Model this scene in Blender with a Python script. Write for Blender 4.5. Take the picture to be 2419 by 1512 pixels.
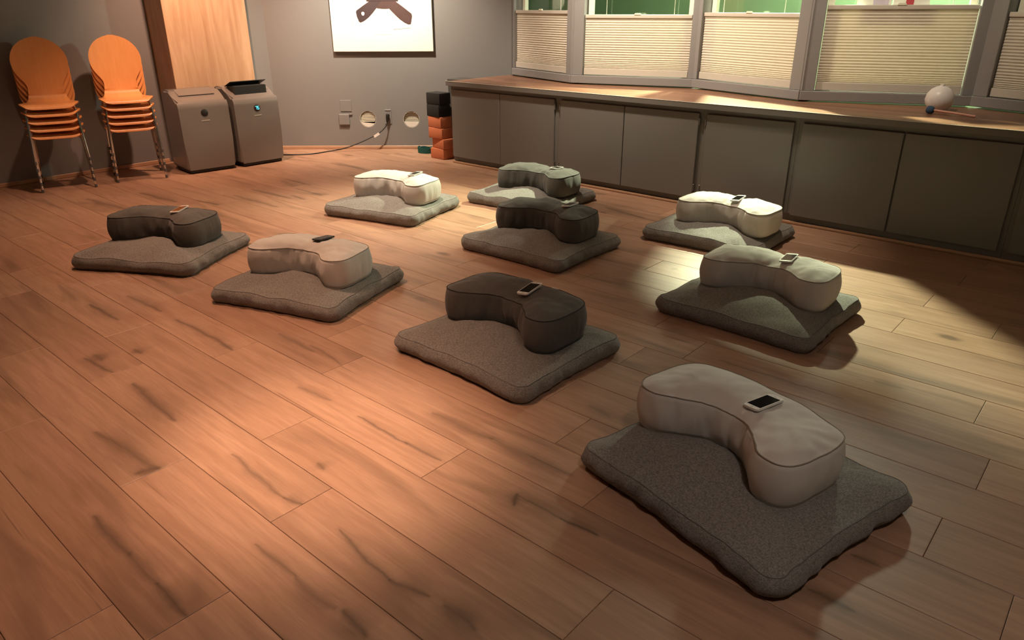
import bpy, bmesh, math, random
from mathutils import Vector, Matrix, noise
from mathutils.bvhtree import BVHTree

for o in list(bpy.data.objects):
    bpy.data.objects.remove(o, do_unlink=True)
scene = bpy.context.scene
C = scene.collection
R = math.radians
random.seed(7)

# ------------------------------------------------------------------ camera
CAM_H = 1.45
FPX, CX, CY = 1715.5, 1209.5, 756.0
RIGHT = Vector((0.7535786, 0.6573514, -0.0028823))
UP = Vector((-0.2594962, 0.3015058, 0.9174726))
FWD = Vector((-0.6039710, 0.6906398, -0.3977885))
cam_data = bpy.data.cameras.new('camera')
cam_data.sensor_fit = 'HORIZONTAL'
cam_data.sensor_width = 36.0
cam_data.lens = FPX / 2419.0 * 36.0
cam_data.clip_start = 0.05
cam_data.clip_end = 100
cam = bpy.data.objects.new('camera', cam_data)
C.objects.link(cam)
cam.matrix_world = Matrix(((RIGHT.x, UP.x, -FWD.x, 0), (RIGHT.y, UP.y, -FWD.y, 0),
                           (RIGHT.z, UP.z, -FWD.z, CAM_H), (0, 0, 0, 1)))
scene.camera = cam

# ------------------------------------------------------------------ world, lights, exposure
scene.view_settings.view_transform = 'Standard'
scene.view_settings.look = 'None'
scene.view_settings.gamma = 1.0
scene.view_settings.use_curve_mapping = False
scene.view_settings.exposure = 0.12
world = bpy.data.worlds.new('night_sky')
scene.world = world
world.use_nodes = True
world.node_tree.nodes['Background'].inputs[0].default_value = (0.10, 0.12, 0.16, 1)
world.node_tree.nodes['Background'].inputs[1].default_value = 0.10

CEIL = 2.75


def point_light(name, loc, energy, color, radius):
    d = bpy.data.lights.new(name, 'POINT')
    d.energy = energy
    d.color = color
    d.shadow_soft_size = radius
    o = bpy.data.objects.new(name, d)
    C.objects.link(o)
    o.location = loc
    return o


def spot_light(name, loc, target, energy, color, angle, blend, radius=0.05):
    d = bpy.data.lights.new(name, 'SPOT')
    d.energy = energy
    d.color = color
    d.spot_size = R(angle)
    d.spot_blend = blend
    d.shadow_soft_size = radius
    o = bpy.data.objects.new(name, d)
    C.objects.link(o)
    o.location = loc
    o.rotation_euler = (Vector(target) - Vector(loc)).to_track_quat('-Z', 'Y').to_euler()
    return o


WARM = (1.0, 0.56, 0.36)
POOL = (1.0, 0.66, 0.44)
SOFT = (1.0, 0.82, 0.62)
# flood lamp in the passage outside: yellow-green light falling over the half-drawn shades
spot_light('passage_flood', (-3.38, 6.9, 3.0), (-0.9, 3.0, 0.0), 2550, (0.97, 1.0, 0.68), 112, 1.0, 0.07)
point_light('passage_fill', (-2.2, 8.3, 2.7), 460, (0.95, 1.0, 0.80), 0.15)  # added fill for the green wall and the backs of the shades
# ceiling downlights and wall washers of the room; added fills are marked
spot_light('downlight', (-1.95, 1.10, CEIL - 0.03), (-1.95, 1.20, 0), 360, POOL, 32, 1.0)
spot_light('downlight', (-2.00, 1.10, CEIL - 0.03), (-2.35, 1.05, 0), 190, WARM, 64, 1.0)
spot_light('downlight', (-2.05, 4.55, CEIL - 0.03), (-2.05, 4.58, 0), 130, SOFT, 46, 1.0)
spot_light('downlight', (-4.20, 3.50, CEIL - 0.03), (-4.20, 3.60, 0), 350, SOFT, 62, 1.0)
spot_light('downlight', (-3.75, 1.85, CEIL - 0.03), (-3.60, 1.95, 0), 170, WARM, 80, 1.0)
spot_light('downlight', (-5.70, 2.30, CEIL - 0.03), (-5.70, 2.60, 0), 200, WARM, 95, 1.0)
spot_light('downlight', (0.20, 0.90, CEIL - 0.03), (-0.30, 1.30, 0), 62, (1.0, 0.84, 0.72), 120, 1.0, 0.12)  # added neutral fill near the camera, lifts the nearest cushion
spot_light('wall_washer', (-5.75, 4.45, CEIL - 0.03), (-6.35, 5.24, 1.2), 460, SOFT, 95, 1.0)
spot_light('wall_washer', (-6.20, 3.40, CEIL - 0.03), (-7.15, 3.75, 1.15), 270, WARM, 85, 1.0)
spot_light('wall_washer', (-3.60, 4.40, CEIL - 0.03), (-3.50, 5.85, 1.25), 330, SOFT, 100, 1.0)
spot_light('wall_washer', (-1.60, 4.40, CEIL - 0.03), (-1.60, 5.90, 1.45), 90, SOFT, 70, 1.0)  # added spot to brighten the right-hand shade

# ------------------------------------------------------------------ helpers


def ray(px, py):
    return RIGHT * ((px - CX) / FPX) - UP * ((py - CY) / FPX) + FWD


def on_floor(px, py, z=0.0):
    d = ray(px, py)
    t = (z - CAM_H) / d.z
    return Vector((d.x * t, d.y * t, z))


def on_plane(px, py, p0, n):
    d = ray(px, py)
    o = Vector((0, 0, CAM_H))
    t = (Vector(p0) - o).dot(n) / d.dot(n)
    return o + d * t


def tag(o, label=None, cat=None, group=None, kind=None):
    if label:
        o['label'] = label
    if cat:
        o['category'] = cat
    if group:
        o['group'] = group
    if kind:
        o['kind'] = kind
    return o


def empty(name, loc=(0, 0, 0), rz=0.0, label=None, cat=None, group=None, kind=None):
    o = bpy.data.objects.new(name, None)
    C.objects.link(o)
    o.location = loc
    o.rotation_euler = (0, 0, rz)
    o.empty_display_size = 0.1
    return tag(o, label, cat, group, kind)


def bm_obj(name, bm, mat, parent=None, smooth=False):
    bmesh.ops.recalc_face_normals(bm, faces=bm.faces)
    me = bpy.data.meshes.new(name)
    bm.to_mesh(me)
    bm.free()
    return me_obj(name, me, mat, parent, smooth)


def me_obj(name, me, mat, parent=None, smooth=False):
    if mat and not me.materials:
        me.materials.append(mat)
    if smooth:
        me.polygons.foreach_set('use_smooth', [True] * len(me.polygons))
        if smooth != 'all':
            try:
                me.set_sharp_from_angle(angle=R(40))
            except Exception:
                pass
    o = bpy.data.objects.new(name, me)
    C.objects.link(o)
    if parent:
        o.parent = parent
    return o


def box(bm, x0, x1, y0, y1, z0, z1, bevel=0.0, seg=1):
    vs = [bm.verts.new((x, y, z)) for x in (x0, x1) for y in (y0, y1) for z in (z0, z1)]
    q = [(0, 1, 3, 2), (4, 6, 7, 5), (0, 4, 5, 1), (2, 3, 7, 6), (0, 2, 6, 4), (1, 5, 7, 3)]
    fs = [bm.faces.new([vs[i] for i in f]) for f in q]
    if bevel > 0:
        es = list({e for f in fs for e in f.edges})
        bmesh.ops.bevel(bm, geom=es, offset=bevel, segments=seg, affect='EDGES', profile=0.5)
    return bm


def box_obj(name, dims, mat, parent=None, bevel=0.0, seg=1, smooth=False):
    bm = bmesh.new()
    box(bm, *dims, bevel=bevel, seg=seg)
    return bm_obj(name, bm, mat, parent, smooth)


def smooth_path(pts, n=8):
    pts = [Vector(p) for p in pts]
    out = []
    for i in range(len(pts) - 1):
        p0 = pts[max(i - 1, 0)]
        p1, p2 = pts[i], pts[i + 1]
        p3 = pts[min(i + 2, len(pts) - 1)]
        for k in range(n):
            t = k / n
            out.append(0.5 * ((2 * p1) + (p2 - p0) * t + (2 * p0 - 5 * p1 + 4 * p2 - p3) * t * t
                              + (3 * p1 - p0 - 3 * p2 + p3) * t ** 3))
    out.append(pts[-1])
    return out


def tube(bm, pts, r, sides=8, closed=False, caps=True):
    pts = [Vector(p) for p in pts]
    n = len(pts)
    rings = []
    nrm = None
    for i in range(n):
        if closed:
            t = pts[(i + 1) % n] - pts[i - 1]
        else:
            t = pts[min(i + 1, n - 1)] - pts[max(i - 1, 0)]
        t.normalize()
        if nrm is None:
            nrm = t.orthogonal().normalized()
        nrm = (nrm - t * nrm.dot(t))
        if nrm.length < 1e-6:
            nrm = t.orthogonal()
        nrm.normalize()
        b = t.cross(nrm)
        rr = r[i] if isinstance(r, (list, tuple)) else r
        rings.append([bm.verts.new(pts[i] + (nrm * math.cos(a) + b * math.sin(a)) * rr)
                      for a in [2 * math.pi * k / sides for k in range(sides)]])
    for i in range(n if closed else n - 1):
        a, b = rings[i], rings[(i + 1) % n]
        for k in range(sides):
            try:
                bm.faces.new((a[k], a[(k + 1) % sides], b[(k + 1) % sides], b[k]))
            except ValueError:
                pass
    if caps and not closed:
        bm.faces.new(rings[0][::-1])
        bm.faces.new(rings[-1])
    return bm


def prism(bm, poly, z0, z1, mapf=None):
    """extrude a 2-D polygon; mapf turns (u, v, w) into a point"""
    mapf = mapf or (lambda u, v, w: (u, v, w))
    a = [bm.verts.new(mapf(u, v, z0)) for u, v in poly]
    b = [bm.verts.new(mapf(u, v, z1)) for u, v in poly]
    bm.faces.new(a[::-1])
    bm.faces.new(b)
    n = len(poly)
    for i in range(n):
        bm.faces.new((a[i], a[(i + 1) % n], b[(i + 1) % n], b[i]))
    return bm


def lathe(bm, prof, segs=24, mapf=None):
    mapf = mapf or (lambda x, y, z: (x, y, z))
    rings = []
    for r, z in prof:
        if r < 1e-6:
            rings.append([bm.verts.new(mapf(0, 0, z))])
        else:
            rings.append([bm.verts.new(mapf(r * math.cos(2 * math.pi * k / segs), r * math.sin(2 * math.pi * k / segs), z))
                          for k in range(segs)])
    for a, b in zip(rings, rings[1:]):
        for k in range(segs):
            k2 = (k + 1) % segs
            if len(a) == 1 and len(b) > 1:
                bm.faces.new((a[0], b[k], b[k2]))
            elif len(b) == 1 and len(a) > 1:
                bm.faces.new((a[k], b[0], a[k2]))
            elif len(a) > 1:
                bm.faces.new((a[k], a[k2], b[k2], b[k]))
    return bm


# ------------------------------------------------------------------ materials
class NT:
    def __init__(self, name):
        self.m = bpy.data.materials.new(name)
        self.m.use_nodes = True
        self.t = self.m.node_tree
        self.p = self.t.nodes['Principled BSDF']

    def n(self, kind, **kw):
        nd = self.t.nodes.new(kind)
        for k, v in kw.items():
            setattr(nd, k, v)
        return nd

    def l(self, a, b):
        self.t.links.new(a, b)

    def val(self, sock, v):
        if hasattr(v, 'links'):
            self.l(v, sock)
        else:
            sock.default_value = v

    def math(self, op, a, b=None, c=None, clamp=False):
        nd = self.n('ShaderNodeMath', operation=op, use_clamp=clamp)
        self.val(nd.inputs[0], a)
        if b is not None:
            self.val(nd.inputs[1], b)
        if c is not None:
            self.val(nd.inputs[2], c)
        return nd.outputs[0]

    def vmath(self, op, a, b=None):
        nd = self.n('ShaderNodeVectorMath', operation=op)
        self.val(nd.inputs[0], a)
        if b is not None:
            self.val(nd.inputs[1], b)
        return nd

    def ramp(self, fac, stops):
        nd = self.n('ShaderNodeValToRGB')
        el = nd.color_ramp.elements
        while len(el) < len(stops):
            el.new(0.5)
        for e, (p, c) in zip(el, stops):
            e.position = p
            e.color = (*c, 1) if len(c) == 3 else c
        self.val(nd.inputs[0], fac)
        return nd.outputs[0]

    def mix(self, fac, a, b, mode='MIX'):
        nd = self.n('ShaderNodeMix', data_type='RGBA', blend_type=mode)
        self.val(nd.inputs[0], fac)
        for s, v in ((nd.inputs[6], a), (nd.inputs[7], b)):
            if hasattr(v, 'links'):
                self.l(v, s)
            else:
                s.default_value = (*v, 1) if len(v) == 3 else v
        return nd.outputs[2]

    def noise(self, vec, scale, detail=3.0, rough=0.5, dist=0.0):
        nd = self.n('ShaderNodeTexNoise')
        if vec is not None:
            self.l(vec, nd.inputs['Vector'])
        nd.inputs['Scale'].default_value = scale
        nd.inputs['Detail'].default_value = detail
        nd.inputs['Roughness'].default_value = rough
        nd.inputs['Distortion'].default_value = dist
        return nd.outputs['Fac']

    def mapping(self, vec, scale=(1, 1, 1), loc=(0, 0, 0)):
        nd = self.n('ShaderNodeMapping')
        self.l(vec, nd.inputs[0])
        self.val(nd.inputs['Scale'], scale)
        self.val(nd.inputs['Location'], loc)
        return nd.outputs[0]

    def coord(self, which='Object'):
        return self.n('ShaderNodeTexCoord').outputs[which]

    def bump(self, h, strength=0.2, dist=0.01):
        nd = self.n('ShaderNodeBump')
        nd.inputs['Strength'].default_value = strength
        nd.inputs['Distance'].default_value = dist
        self.l(h, nd.inputs['Height'])
        self.l(nd.outputs[0], self.p.inputs['Normal'])

    def base(self, c):
        if hasattr(c, 'links'):
            self.l(c, self.p.inputs['Base Color'])
        else:
            self.p.inputs['Base Color'].default_value = (*c, 1)

    def rough(self, v):
        self.val(self.p.inputs['Roughness'], v)


def plain(name, col, rough=0.5, metal=0.0, var=0.06, scale=6.0, bump=0.0, bscale=60.0, spec=None, coat=0.0):
    k = NT(name)
    v = k.coord('Object')
    f = k.noise(v, scale, 4)
    lo = tuple(c * (1 - var) for c in col)
    hi = tuple(min(1, c * (1 + var)) for c in col)
    k.base(k.mix(f, lo, hi))
    k.rough(rough)
    k.p.inputs['Metallic'].default_value = metal
    if spec is not None:
        k.p.inputs['Specular IOR Level'].default_value = spec
    if coat:
        k.p.inputs['Coat Weight'].default_value = coat
        k.p.inputs['Coat Roughness'].default_value = 0.12
    if bump:
        k.bump(k.noise(v, bscale, 3), bump, 0.004)
    return k.m


def fabric(name, c0, c1, fleck=0.5, scale=420.0, bump=0.25):
    k = NT(name)
    v = k.coord('Object')
    a = k.noise(k.mapping(v, (1, 0.35, 1)), scale, 2, 0.6)
    b = k.noise(k.mapping(v, (0.35, 1, 1)), scale, 2, 0.6)
    w = k.math('MULTIPLY', k.math('ADD', a, b), 0.5)
    big = k.noise(v, 7, 3)
    w2 = k.ramp(w, [(0.5 - 0.22 / max(fleck, .1) * .5, (0, 0, 0)), (0.5 + 0.22 / max(fleck, .1) * .5, (1, 1, 1))])
    col = k.mix(w2, c0, c1)
    col = k.mix(k.math('MULTIPLY', big, 0.25), col, tuple(x * 0.72 for x in c0))
    k.base(col)
    k.rough(0.95)
    k.p.inputs['Specular IOR Level'].default_value = 0.15
    k.p.inputs['Sheen Weight'].default_value = 0.15
    k.bump(k.math('ADD', w, k.math('MULTIPLY', big, 0.6)), bump, 0.003)
    return k.m


def plank_material():
    k = NT('oak_plank')
    geo = k.n('ShaderNodeNewGeometry')
    pos = geo.outputs['Position']
    rnd = k.n('ShaderNodeObjectInfo').outputs['Random']
    off = k.n('ShaderNodeCombineXYZ')
    k.l(k.math('MULTIPLY', rnd, 37.0), off.inputs[0])
    k.l(k.math('MULTIPLY', rnd, 91.0), off.inputs[1])
    k.l(k.math('MULTIPLY', rnd, 13.0), off.inputs[2])
    p = k.vmath('ADD', pos, off.outputs[0]).outputs[0]
    # grain
    g1 = k.noise(k.mapping(p, (1.6, 22, 4)), 1.6, 5, 0.6, 0.6)
    g2 = k.noise(k.mapping(p, (6, 120, 6)), 1.3, 3, 0.6)
    broad = k.noise(k.mapping(p, (0.9, 5.0, 1)), 1.1, 3, 0.5, 0.8)
    light = k.mix(rnd, (0.385, 0.225, 0.148), (0.475, 0.288, 0.193))
    dark = k.mix(rnd, (0.31, 0.175, 0.113), (0.38, 0.222, 0.146))
    col = k.mix(k.ramp(g1, [(0.36, (0, 0, 0)), (0.64, (1, 1, 1))]), dark, light)
    col = k.mix(k.math('MULTIPLY', k.ramp(g2, [(0.35, (1, 1, 1)), (0.6, (0, 0, 0))]), 0.22), col, (0.24, 0.14, 0.09))
    # smoky streaks
    sm = k.ramp(broad, [(0.56, (0, 0, 0)), (0.73, (1, 1, 1))])
    col = k.mix(k.math('MULTIPLY', sm, 0.72), col, (0.17, 0.10, 0.062))
    # random short cracks
    cr = k.noise(k.mapping(p, (1.1, 30, 4)), 1.0, 2, 0.5, 0.25)
    crm = k.ramp(cr, [(0.72, (0, 0, 0)), (0.76, (1, 1, 1))])
    col = k.mix(k.math('MULTIPLY', crm, 0.45), col, (0.085, 0.045, 0.027))
    # knots
    vor = k.n('ShaderNodeTexVoronoi', feature='F1')
    k.l(k.mapping(p, (1.5, 3.2, 1)), vor.inputs['Vector'])
    vor.inputs['Scale'].default_value = 0.8
    km = k.ramp(k.math('ADD', vor.outputs['Distance'], k.math('MULTIPLY', k.noise(p, 25, 2), 0.06)), [(0.065, (1, 1, 1)), (0.12, (0, 0, 0))])
    col = k.mix(k.math('MULTIPLY', km, 0.7), col, (0.09, 0.05, 0.03))
    # individual streaks, given per plank as end points + half width + depth of colour
    wz = k.noise(k.mapping(pos, (1, 1, 1)), 6, 4, 0.55)
    wn = k.n('ShaderNodeCombineXYZ')
    k.l(k.math('MULTIPLY', k.math('SUBTRACT', wz, 0.5), 0.045), wn.inputs[1])
    k.l(k.math('MULTIPLY', k.math('SUBTRACT', k.noise(pos, 9, 2), 0.5), 0.04), wn.inputs[0])
    pw = k.vmath('ADD', pos, wn.outputs[0]).outputs[0]
    flat = k.vmath('MULTIPLY', pw, (1, 1, 0)).outputs[0]
    edge = k.noise(k.mapping(pos, (14, 60, 1)), 1.0, 3, 0.6)
    for i in range(3):
        at = k.n('ShaderNodeAttribute', attribute_type='OBJECT', attribute_name='streak_a%d' % i)
        bt = k.n('ShaderNodeAttribute', attribute_type='OBJECT', attribute_name='streak_b%d' % i)
        sa = k.n('ShaderNodeSeparateXYZ')
        k.l(at.outputs['Vector'], sa.inputs[0])
        sb = k.n('ShaderNodeSeparateXYZ')
        k.l(bt.outputs['Vector'], sb.inputs[0])
        A = k.vmath('MULTIPLY', at.outputs['Vector'], (1, 1, 0)).outputs[0]
        B = k.vmath('MULTIPLY', bt.outputs['Vector'], (1, 1, 0)).outputs[0]
        ba = k.vmath('SUBTRACT', B, A).outputs[0]
        pa = k.vmath('SUBTRACT', flat, A).outputs[0]
        dd = k.vmath('DOT_PRODUCT', pa, ba).outputs['Value']
        bb = k.math('ADD', k.vmath('DOT_PRODUCT', ba, ba).outputs['Value'], 1e-5)
        t = k.math('DIVIDE', dd, bb, clamp=True)
        sc = k.n('ShaderNodeVectorMath', operation='SCALE')
        k.l(ba, sc.inputs[0])
        k.l(t, sc.inputs['Scale'])
        dist = k.vmath('LENGTH', k.vmath('SUBTRACT', pa, sc.outputs[0]).outputs[0]).outputs['Value']
        # thin towards the ends
        taper = k.math('ADD', 0.35, k.math('MULTIPLY', 2.6, k.math('MULTIPLY', t, k.math('SUBTRACT', 1.0, t))))
        wid = k.math('MULTIPLY', k.math('MULTIPLY', sa.outputs[2], taper), k.math('ADD', 0.45, k.math('MULTIPLY', edge, 1.1)))
        u = k.math('DIVIDE', dist, k.math('ADD', wid, 1e-4))
        mask = k.math('POWER', k.math('SUBTRACT', 1.0, k.math('DIVIDE', u, 2.2, clamp=True), clamp=True), 1.6)
        mask = k.math('MULTIPLY', mask, k.math('MULTIPLY', sb.outputs[2], 0.85), clamp=True)
        halo = k.math('POWER', k.math('SUBTRACT', 1.0, k.math('DIVIDE', u, 8.0, clamp=True), clamp=True), 1.8)
        halo = k.math('MULTIPLY', halo, k.math('MULTIPLY', sb.outputs[2], k.math('MULTIPLY', broad, 0.95)), clamp=True)
        col = k.mix(halo, col, (0.13, 0.082, 0.055))
        col = k.mix(mask, col, (0.075, 0.043, 0.027))
    k.base(col)
    k.rough(k.math('ADD', 0.36, k.math('MULTIPLY', g1, 0.16)))
    k.p.inputs['Specular IOR Level'].default_value = 0.42
    k.bump(k.math('ADD', k.math('MULTIPLY', g2, 0.4), g1), 0.08, 0.002)
    return k.m


def maple_material():
    k = NT('maple_veneer')
    v = k.coord('Object')
    g = k.noise(k.mapping(v, (4, 5, 0.55)), 2.2, 4, 0.55, 1.2)
    g2 = k.noise(k.mapping(v, (30, 40, 1.2)), 2.0, 3, 0.5)
    col = k.mix(k.ramp(g, [(0.3, (0, 0, 0)), (0.7, (1, 1, 1))]), (0.46, 0.27, 0.15), (0.66, 0.44, 0.28))
    col = k.mix(k.math('MULTIPLY', g2, 0.25), col, (0.40, 0.22, 0.12))
    k.base(col)
    k.rough(0.42)
    return k.m


def butcher_material():
    """counter of short oak staves laid edge to edge"""
    k = NT('stave_worktop')
    v = k.coord('Object')
    br = k.n('ShaderNodeTexBrick')
    k.l(v, br.inputs['Vector'])
    br.inputs['Scale'].default_value = 1.0
    br.inputs['Brick Width'].default_value = 0.62
    br.inputs['Row Height'].default_value = 0.085
    br.inputs['Mortar Size'].default_value = 0.0012
    br.inputs['Color1'].default_value = (0.20, 0.088, 0.052, 1)
    br.inputs['Color2'].default_value = (0.37, 0.185, 0.11, 1)
    br.inputs['Mortar'].default_value = (0.12, 0.06, 0.03, 1)
    g = k.noise(k.mapping(v, (2, 26, 4)), 2, 4, 0.6, 0.4)
    col = k.mix(k.math('MULTIPLY', g, 0.5), br.outputs['Color'], (0.22, 0.115, 0.065))
    k.base(col)
    k.rough(0.33)
    return k.m


def ply_material():
    k = NT('orange_plywood')
    v = k.coord('Object')
    g = k.noise(k.mapping(v, (2, 18, 2)), 2.0, 4, 0.55, 0.5)
    k.base(k.mix(g, (0.78, 0.33, 0.11), (0.92, 0.44, 0.17)))
    k.rough(0.32)
    k.p.inputs['Coat Weight'].default_value = 0.25
    return k.m


def glass_material():
    k = NT('window_glass')
    k.base((0.9, 0.95, 0.92))
    k.rough(0.02)
    tr = k.n('ShaderNodeBsdfTransparent')
    tr.inputs[0].default_value = (0.93, 0.96, 0.94, 1)
    gl = k.n('ShaderNodeBsdfGlossy')
    gl.inputs['Roughness'].default_value = 0.03
    mx = k.n('ShaderNodeMixShader')
    mx.inputs[0].default_value = 0.06
    k.l(tr.outputs[0], mx.inputs[1])
    k.l(gl.outputs[0], mx.inputs[2])
    k.l(mx.outputs[0], k.t.nodes['Material Output'].inputs['Surface'])
    return k.m


def shade_material():
    k = NT('cellular_shade_fabric')
    v = k.coord('Object')
    f = k.noise(v, 30, 3)
    k.base(k.mix(f, (0.70, 0.655, 0.585), (0.77, 0.725, 0.65)))
    k.rough(0.9)
    k.p.inputs['Specular IOR Level'].default_value = 0.1
    tl = k.n('ShaderNodeBsdfTranslucent')
    tl.inputs[0].default_value = (0.75, 0.66, 0.50, 1)
    mx = k.n('ShaderNodeMixShader')
    mx.inputs[0].default_value = 0.2
    k.l(k.p.outputs[0], mx.inputs[1])
    k.l(tl.outputs[0], mx.inputs[2])
    k.l(mx.outputs[0], k.t.nodes['Material Output'].inputs['Surface'])
    return k.m


def emit_material(name, col, s):
    k = NT(name)
    k.base((0.01, 0.01, 0.01))
    k.p.inputs['Emission Color'].default_value = (*col, 1)
    k.p.inputs['Emission Strength'].default_value = s
    return k.m


M = dict(
    plank=plank_material(),
    subfloor=plain('subfloor', (0.03, 0.02, 0.015), 0.9),
    wall=plain('grey_wall_paint', (0.215, 0.212, 0.212), 0.6, var=0.04, scale=2.5, bump=0.05, bscale=180),
    ceiling=plain('white_ceiling_paint', (0.62, 0.59, 0.55), 0.8),
    cabinet=plain('grey_cabinet_paint', (0.185, 0.175, 0.163), 0.42, var=0.05, scale=3, bump=0.02, bscale=90),
    trimpaint=plain('grey_trim_paint', (0.25, 0.245, 0.25), 0.42, var=0.04),
    woodtrim=plain('wood_trim', (0.47, 0.28, 0.175), 0.4, var=0.12, scale=14),
    maple=maple_material(),
    butcher=butcher_material(),
    ply=ply_material(),
    plyedge=plain('plywood_edge', (0.55, 0.20, 0.06), 0.45, var=0.15, scale=30),
    chrome=plain('chrome', (0.78, 0.77, 0.75), 0.13, 1.0, var=0.01),
    rubber=plain('grey_rubber_foot', (0.10, 0.10, 0.10), 0.7),
    glass=glass_material(),
    shade=shade_material(),
    rail=plain('shade_rail', (0.56, 0.52, 0.46), 0.5, var=0.03),
    sash=plain('cream_sash_paint', (0.82, 0.80, 0.66), 0.45, var=0.03),
    cord=plain('white_cord', (0.75, 0.75, 0.62), 0.7),
    green=plain('green_painted_wall', (0.22, 0.35, 0.17), 0.75, var=0.18, scale=1.2),
    ground=plain('outdoor_paving', (0.25, 0.26, 0.22), 0.9, var=0.1),
    paper=plain('white_paper', (0.85, 0.84, 0.78), 0.8, var=0.02),
    lilac=plain('lilac_paper', (0.62, 0.55, 0.68), 0.8, var=0.1, scale=40),
    redink=plain('red_print', (0.50, 0.06, 0.08), 0.8),
    canvas=plain('white_canvas', (0.86, 0.85, 0.76), 0.75, var=0.02),
    ink=plain('brown_black_ink', (0.050, 0.030, 0.032), 0.6, var=0.3, scale=9),
    ink2=plain('dark_umber_ink', (0.075, 0.040, 0.038), 0.6, var=0.3, scale=12),
    line=plain('grey_pencil_line', (0.30, 0.30, 0.31), 0.8),
    faint=plain('faint_pencil_note', (0.62, 0.61, 0.55), 0.8),
    acbody=plain('glossy_taupe_plastic', (0.175, 0.162, 0.15), 0.22, var=0.03, coat=0.3),
    black=plain('black_plastic', (0.012, 0.012, 0.012), 0.5),
    wordmark=plain('pale_wordmark', (0.42, 0.40, 0.36), 0.5),
    cyan=emit_material('cyan_display', (0.10, 0.75, 0.95), 2.2),
    blockor=plain('orange_foam', (0.55, 0.17, 0.075), 0.85, var=0.08, scale=40, bump=0.1, bscale=300),
    blockbk=plain('black_foam', (0.010, 0.010, 0.010), 0.8, var=0.1, bump=0.1, bscale=300),
    greybox=plain('dark_grey_box', (0.06, 0.057, 0.054), 0.7),
    teal=plain('teal_webbing', (0.006, 0.085, 0.072), 0.8, var=0.2, scale=60, bump=0.3, bscale=500),
    duct=plain('white_duct', (0.75, 0.73, 0.68), 0.45),
    vslat=plain('cream_louver', (0.78, 0.76, 0.62), 0.45),
    zabuton=fabric('heathered_grey_cotton', (0.140, 0.131, 0.121), (0.305, 0.287, 0.265), fleck=1.0, scale=300, bump=0.45),
    cream=fabric('cream_cotton', (0.60, 0.568, 0.53), (0.66, 0.63, 0.59), fleck=0.5, scale=500, bump=0.12),
    charcoal=fabric('charcoal_cotton', (0.085, 0.080, 0.073), (0.135, 0.128, 0.118), fleck=0.6, scale=420, bump=0.18),
    seamgrey=plain('grey_seam', (0.13, 0.122, 0.113), 0.95),
    seamcream=plain('cream_seam', (0.26, 0.22, 0.18), 0.95),
    seamchar=plain('charcoal_seam', (0.03, 0.028, 0.026), 0.95),
    phone=plain('white_phone_shell', (0.80, 0.78, 0.75), 0.25, var=0.01),
    phoneb=plain('black_phone_shell', (0.016, 0.015, 0.015), 0.3),
    screen=plain('black_screen_glass', (0.006, 0.006, 0.006), 0.08, spec=0.25),
    silver=plain('silver_ring', (0.5, 0.5, 0.5), 0.3, 0.6),
    label=plain('white_tag', (0.82, 0.80, 0.76), 0.7),
    white=plain('white_glaze', (0.83, 0.80, 0.80), 0.35),
    blue=plain('blue_felt', (0.05, 0.10, 0.19), 0.9),
    pink=plain('pink_wood', (0.80, 0.42, 0.33), 0.5),
    metal=plain('painted_hinge', (0.16, 0.145, 0.13), 0.35, 0.3),
)

# ------------------------------------------------------------------ floor of single planks
XL = -7.5          # left wall
WN = Vector((-0.65823, 0.75282, 0))   # far wall normal (pointing away from the room)
WT = Vector((0.75282, 0.65823, 0))
WO = 8.1107
PW, PL, Y0 = 0.2278, 1.38, 1.546
YB = -2.3
XR = 2.2

floor = box_obj('floor', (XL - .05, XR, YB, 6.15, -0.06, -0.012), M['subfloor'])
tag(floor, 'warm brown oak plank floor with dark cracks and knots', 'floor', kind='structure')

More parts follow.
